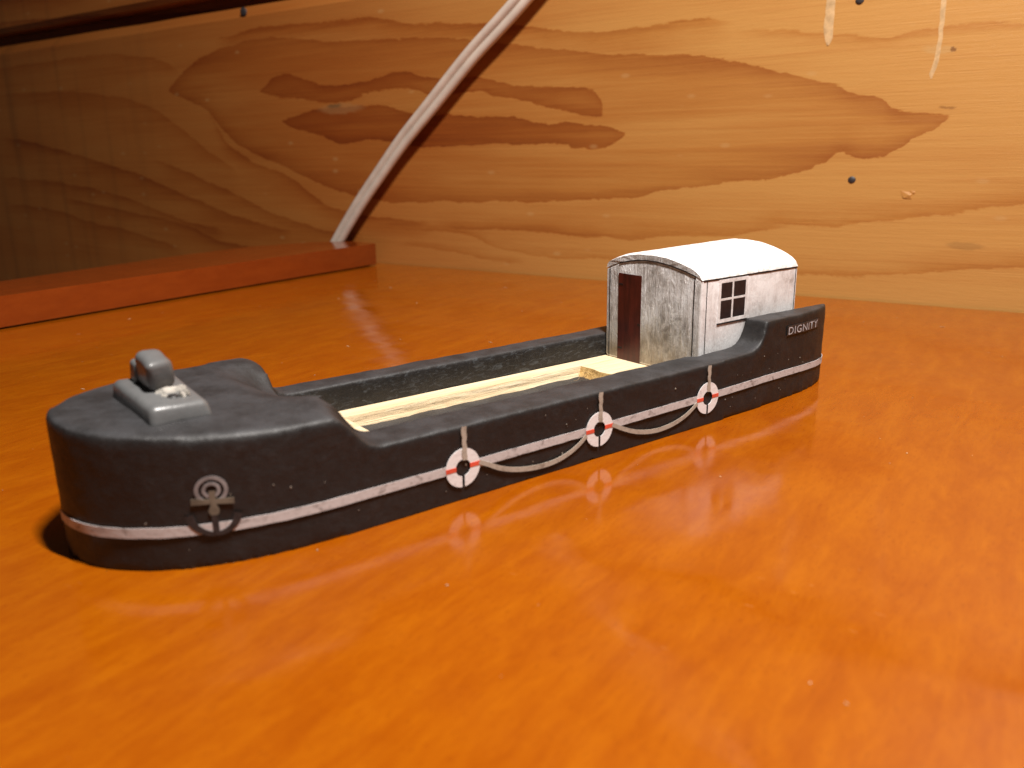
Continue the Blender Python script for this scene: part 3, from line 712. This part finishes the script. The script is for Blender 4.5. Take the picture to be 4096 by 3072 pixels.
# --- grey winch casting on the bow deck
winch = empty('winch'); winch.parent = boat
def casting(name, bm, bev, amp=.03, mat=M_GREY):
    for v in bm.verts: v.co *= 1
    bmesh.ops.recalc_face_normals(bm, faces=bm.faces)
    bmesh.ops.bevel(bm, geom=bm.edges[:], offset=bev, segments=4, affect='EDGES', profile=.5)
    bmesh.ops.subdivide_edges(bm, edges=bm.edges[:], cuts=1, use_grid_fill=True)
    cren(bm, amp, 1.1)
    return from_bm(name, bm, mat, winch, True)
def hexa(bm, b, t):
    vs = [bm.verts.new(c) for c in b] + [bm.verts.new(c) for c in t]
    for f in ((0, 3, 2, 1), (4, 5, 6, 7), (0, 1, 5, 4), (1, 2, 6, 5), (2, 3, 7, 6), (3, 0, 4, 7)): bm.faces.new([vs[i] for i in f])
bm = bmesh.new()
hexa(bm, ((-13.35, 2.75, 5.75), (-10.65, 2.95, 5.75), (-10.55, 8.75, 5.8), (-13.65, 8.55, 5.8)), ((-13.25, 2.95, 6.72), (-10.85, 3.1, 6.62), (-10.75, 8.6, 6.72), (-13.5, 8.4, 6.85)))
casting('winch_base', bm, .30)
bm = bmesh.new()   # head, leaning a little
hexa(bm, ((-12.62, 5.25, 6.6), (-11.35, 5.55, 6.7), (-11.35, 7.5, 6.7), (-12.65, 7.5, 6.6)), ((-12.78, 4.75, 8.14), (-11.55, 5.1, 8.12), (-11.45, 7.3, 8.3), (-12.72, 7.1, 8.34)))
casting('winch_head', bm, .40, .06)
bm = bmesh.new()
hexa(bm, ((-12.75, 7.2, 6.6), (-12.0, 7.3, 6.6), (-12.0, 8.3, 6.6), (-12.8, 8.2, 6.6)), ((-12.75, 7.1, 7.75), (-12.0, 7.2, 7.75), (-12.05, 8.1, 7.8), (-12.75, 8.0, 7.8)))
casting('winch_drum', bm, .22, .03)
bm = bmesh.new()   # stub where a piece has broken away, raw white inside
for cx, cy, sx, sy, sz in ((-12.0, 5.1, .46, .26, .26), (-11.55, 5.2, .38, .26, .24), (-11.6, 4.1, .13, .28, .20), (-11.35, 4.3, .10, .34, .2), (-12.25, 4.5, .16, .2, .1)):
    r = bmesh.ops.create_icosphere(bm, subdivisions=2, radius=1)
    for v in r['verts']:
        c = v.co.copy(); k = 1 + .45 * mnoise.noise(c * 1.6 + Vector((cx * 5, cy * 3, 0)))
        v.co = Vector((cx + c.x * sx * k, cy + c.y * sy * k, 6.68 + c.z * sz * k))
from_bm('broken_stub', bm, M_RAW, winch, True)
bm = bmesh.new(); bmesh.ops.create_icosphere(bm, subdivisions=2, radius=1)
for v in bm.verts: v.co = Vector((-11.98 + v.co.x * .26, 4.25 + v.co.y * .3, 6.69 + v.co.z * .09))
from_bm('chip_hole', bm, M_DARK, winch, True)

# paint flecks on the hull side
bm = bmesh.new()
for _ in range(48):
    x = random.uniform(-15.5, 31); z = random.uniform(.25, 3.5); s = random.choice((.02, .025, .03, .04, .06)); a = random.uniform(.6, 1.8)
    r = bmesh.ops.create_icosphere(bm, subdivisions=1, radius=1)
    for v in r['verts']: v.co = Vector((x + v.co.x * s, yout(x) - .02 + v.co.y * s * .6, z + v.co.z * s * a))
o = from_bm('paint_fleck', bm, M_SPECK, boat); o['kind'] = 'stuff'

# dust and lint on the table
bm = bmesh.new()
for k in range(210):
    t = random.uniform(-60, 45); n = random.uniform(-25, 66)
    r = random.choice((.015, .02, .03, .045)); l = random.choice((1, 1.5, 2.5, 6)); a = random.uniform(0, 6.3)
    ic = bmesh.ops.create_icosphere(bm, subdivisions=1, radius=1)
    for v in ic['verts']:
        lx, ly = v.co.x * r * l, v.co.y * r
        v.co = Vector((t + lx * math.cos(a) - ly * math.sin(a), n + lx * math.sin(a) + ly * math.cos(a), .02 + v.co.z * r * .4 + .01))
d = from_bm('dust', bm, M_DUST); d.rotation_euler = (0, 0, WYAW); tag(d, 'pale dust specks scattered over the orange table', None, None, 'stuff')
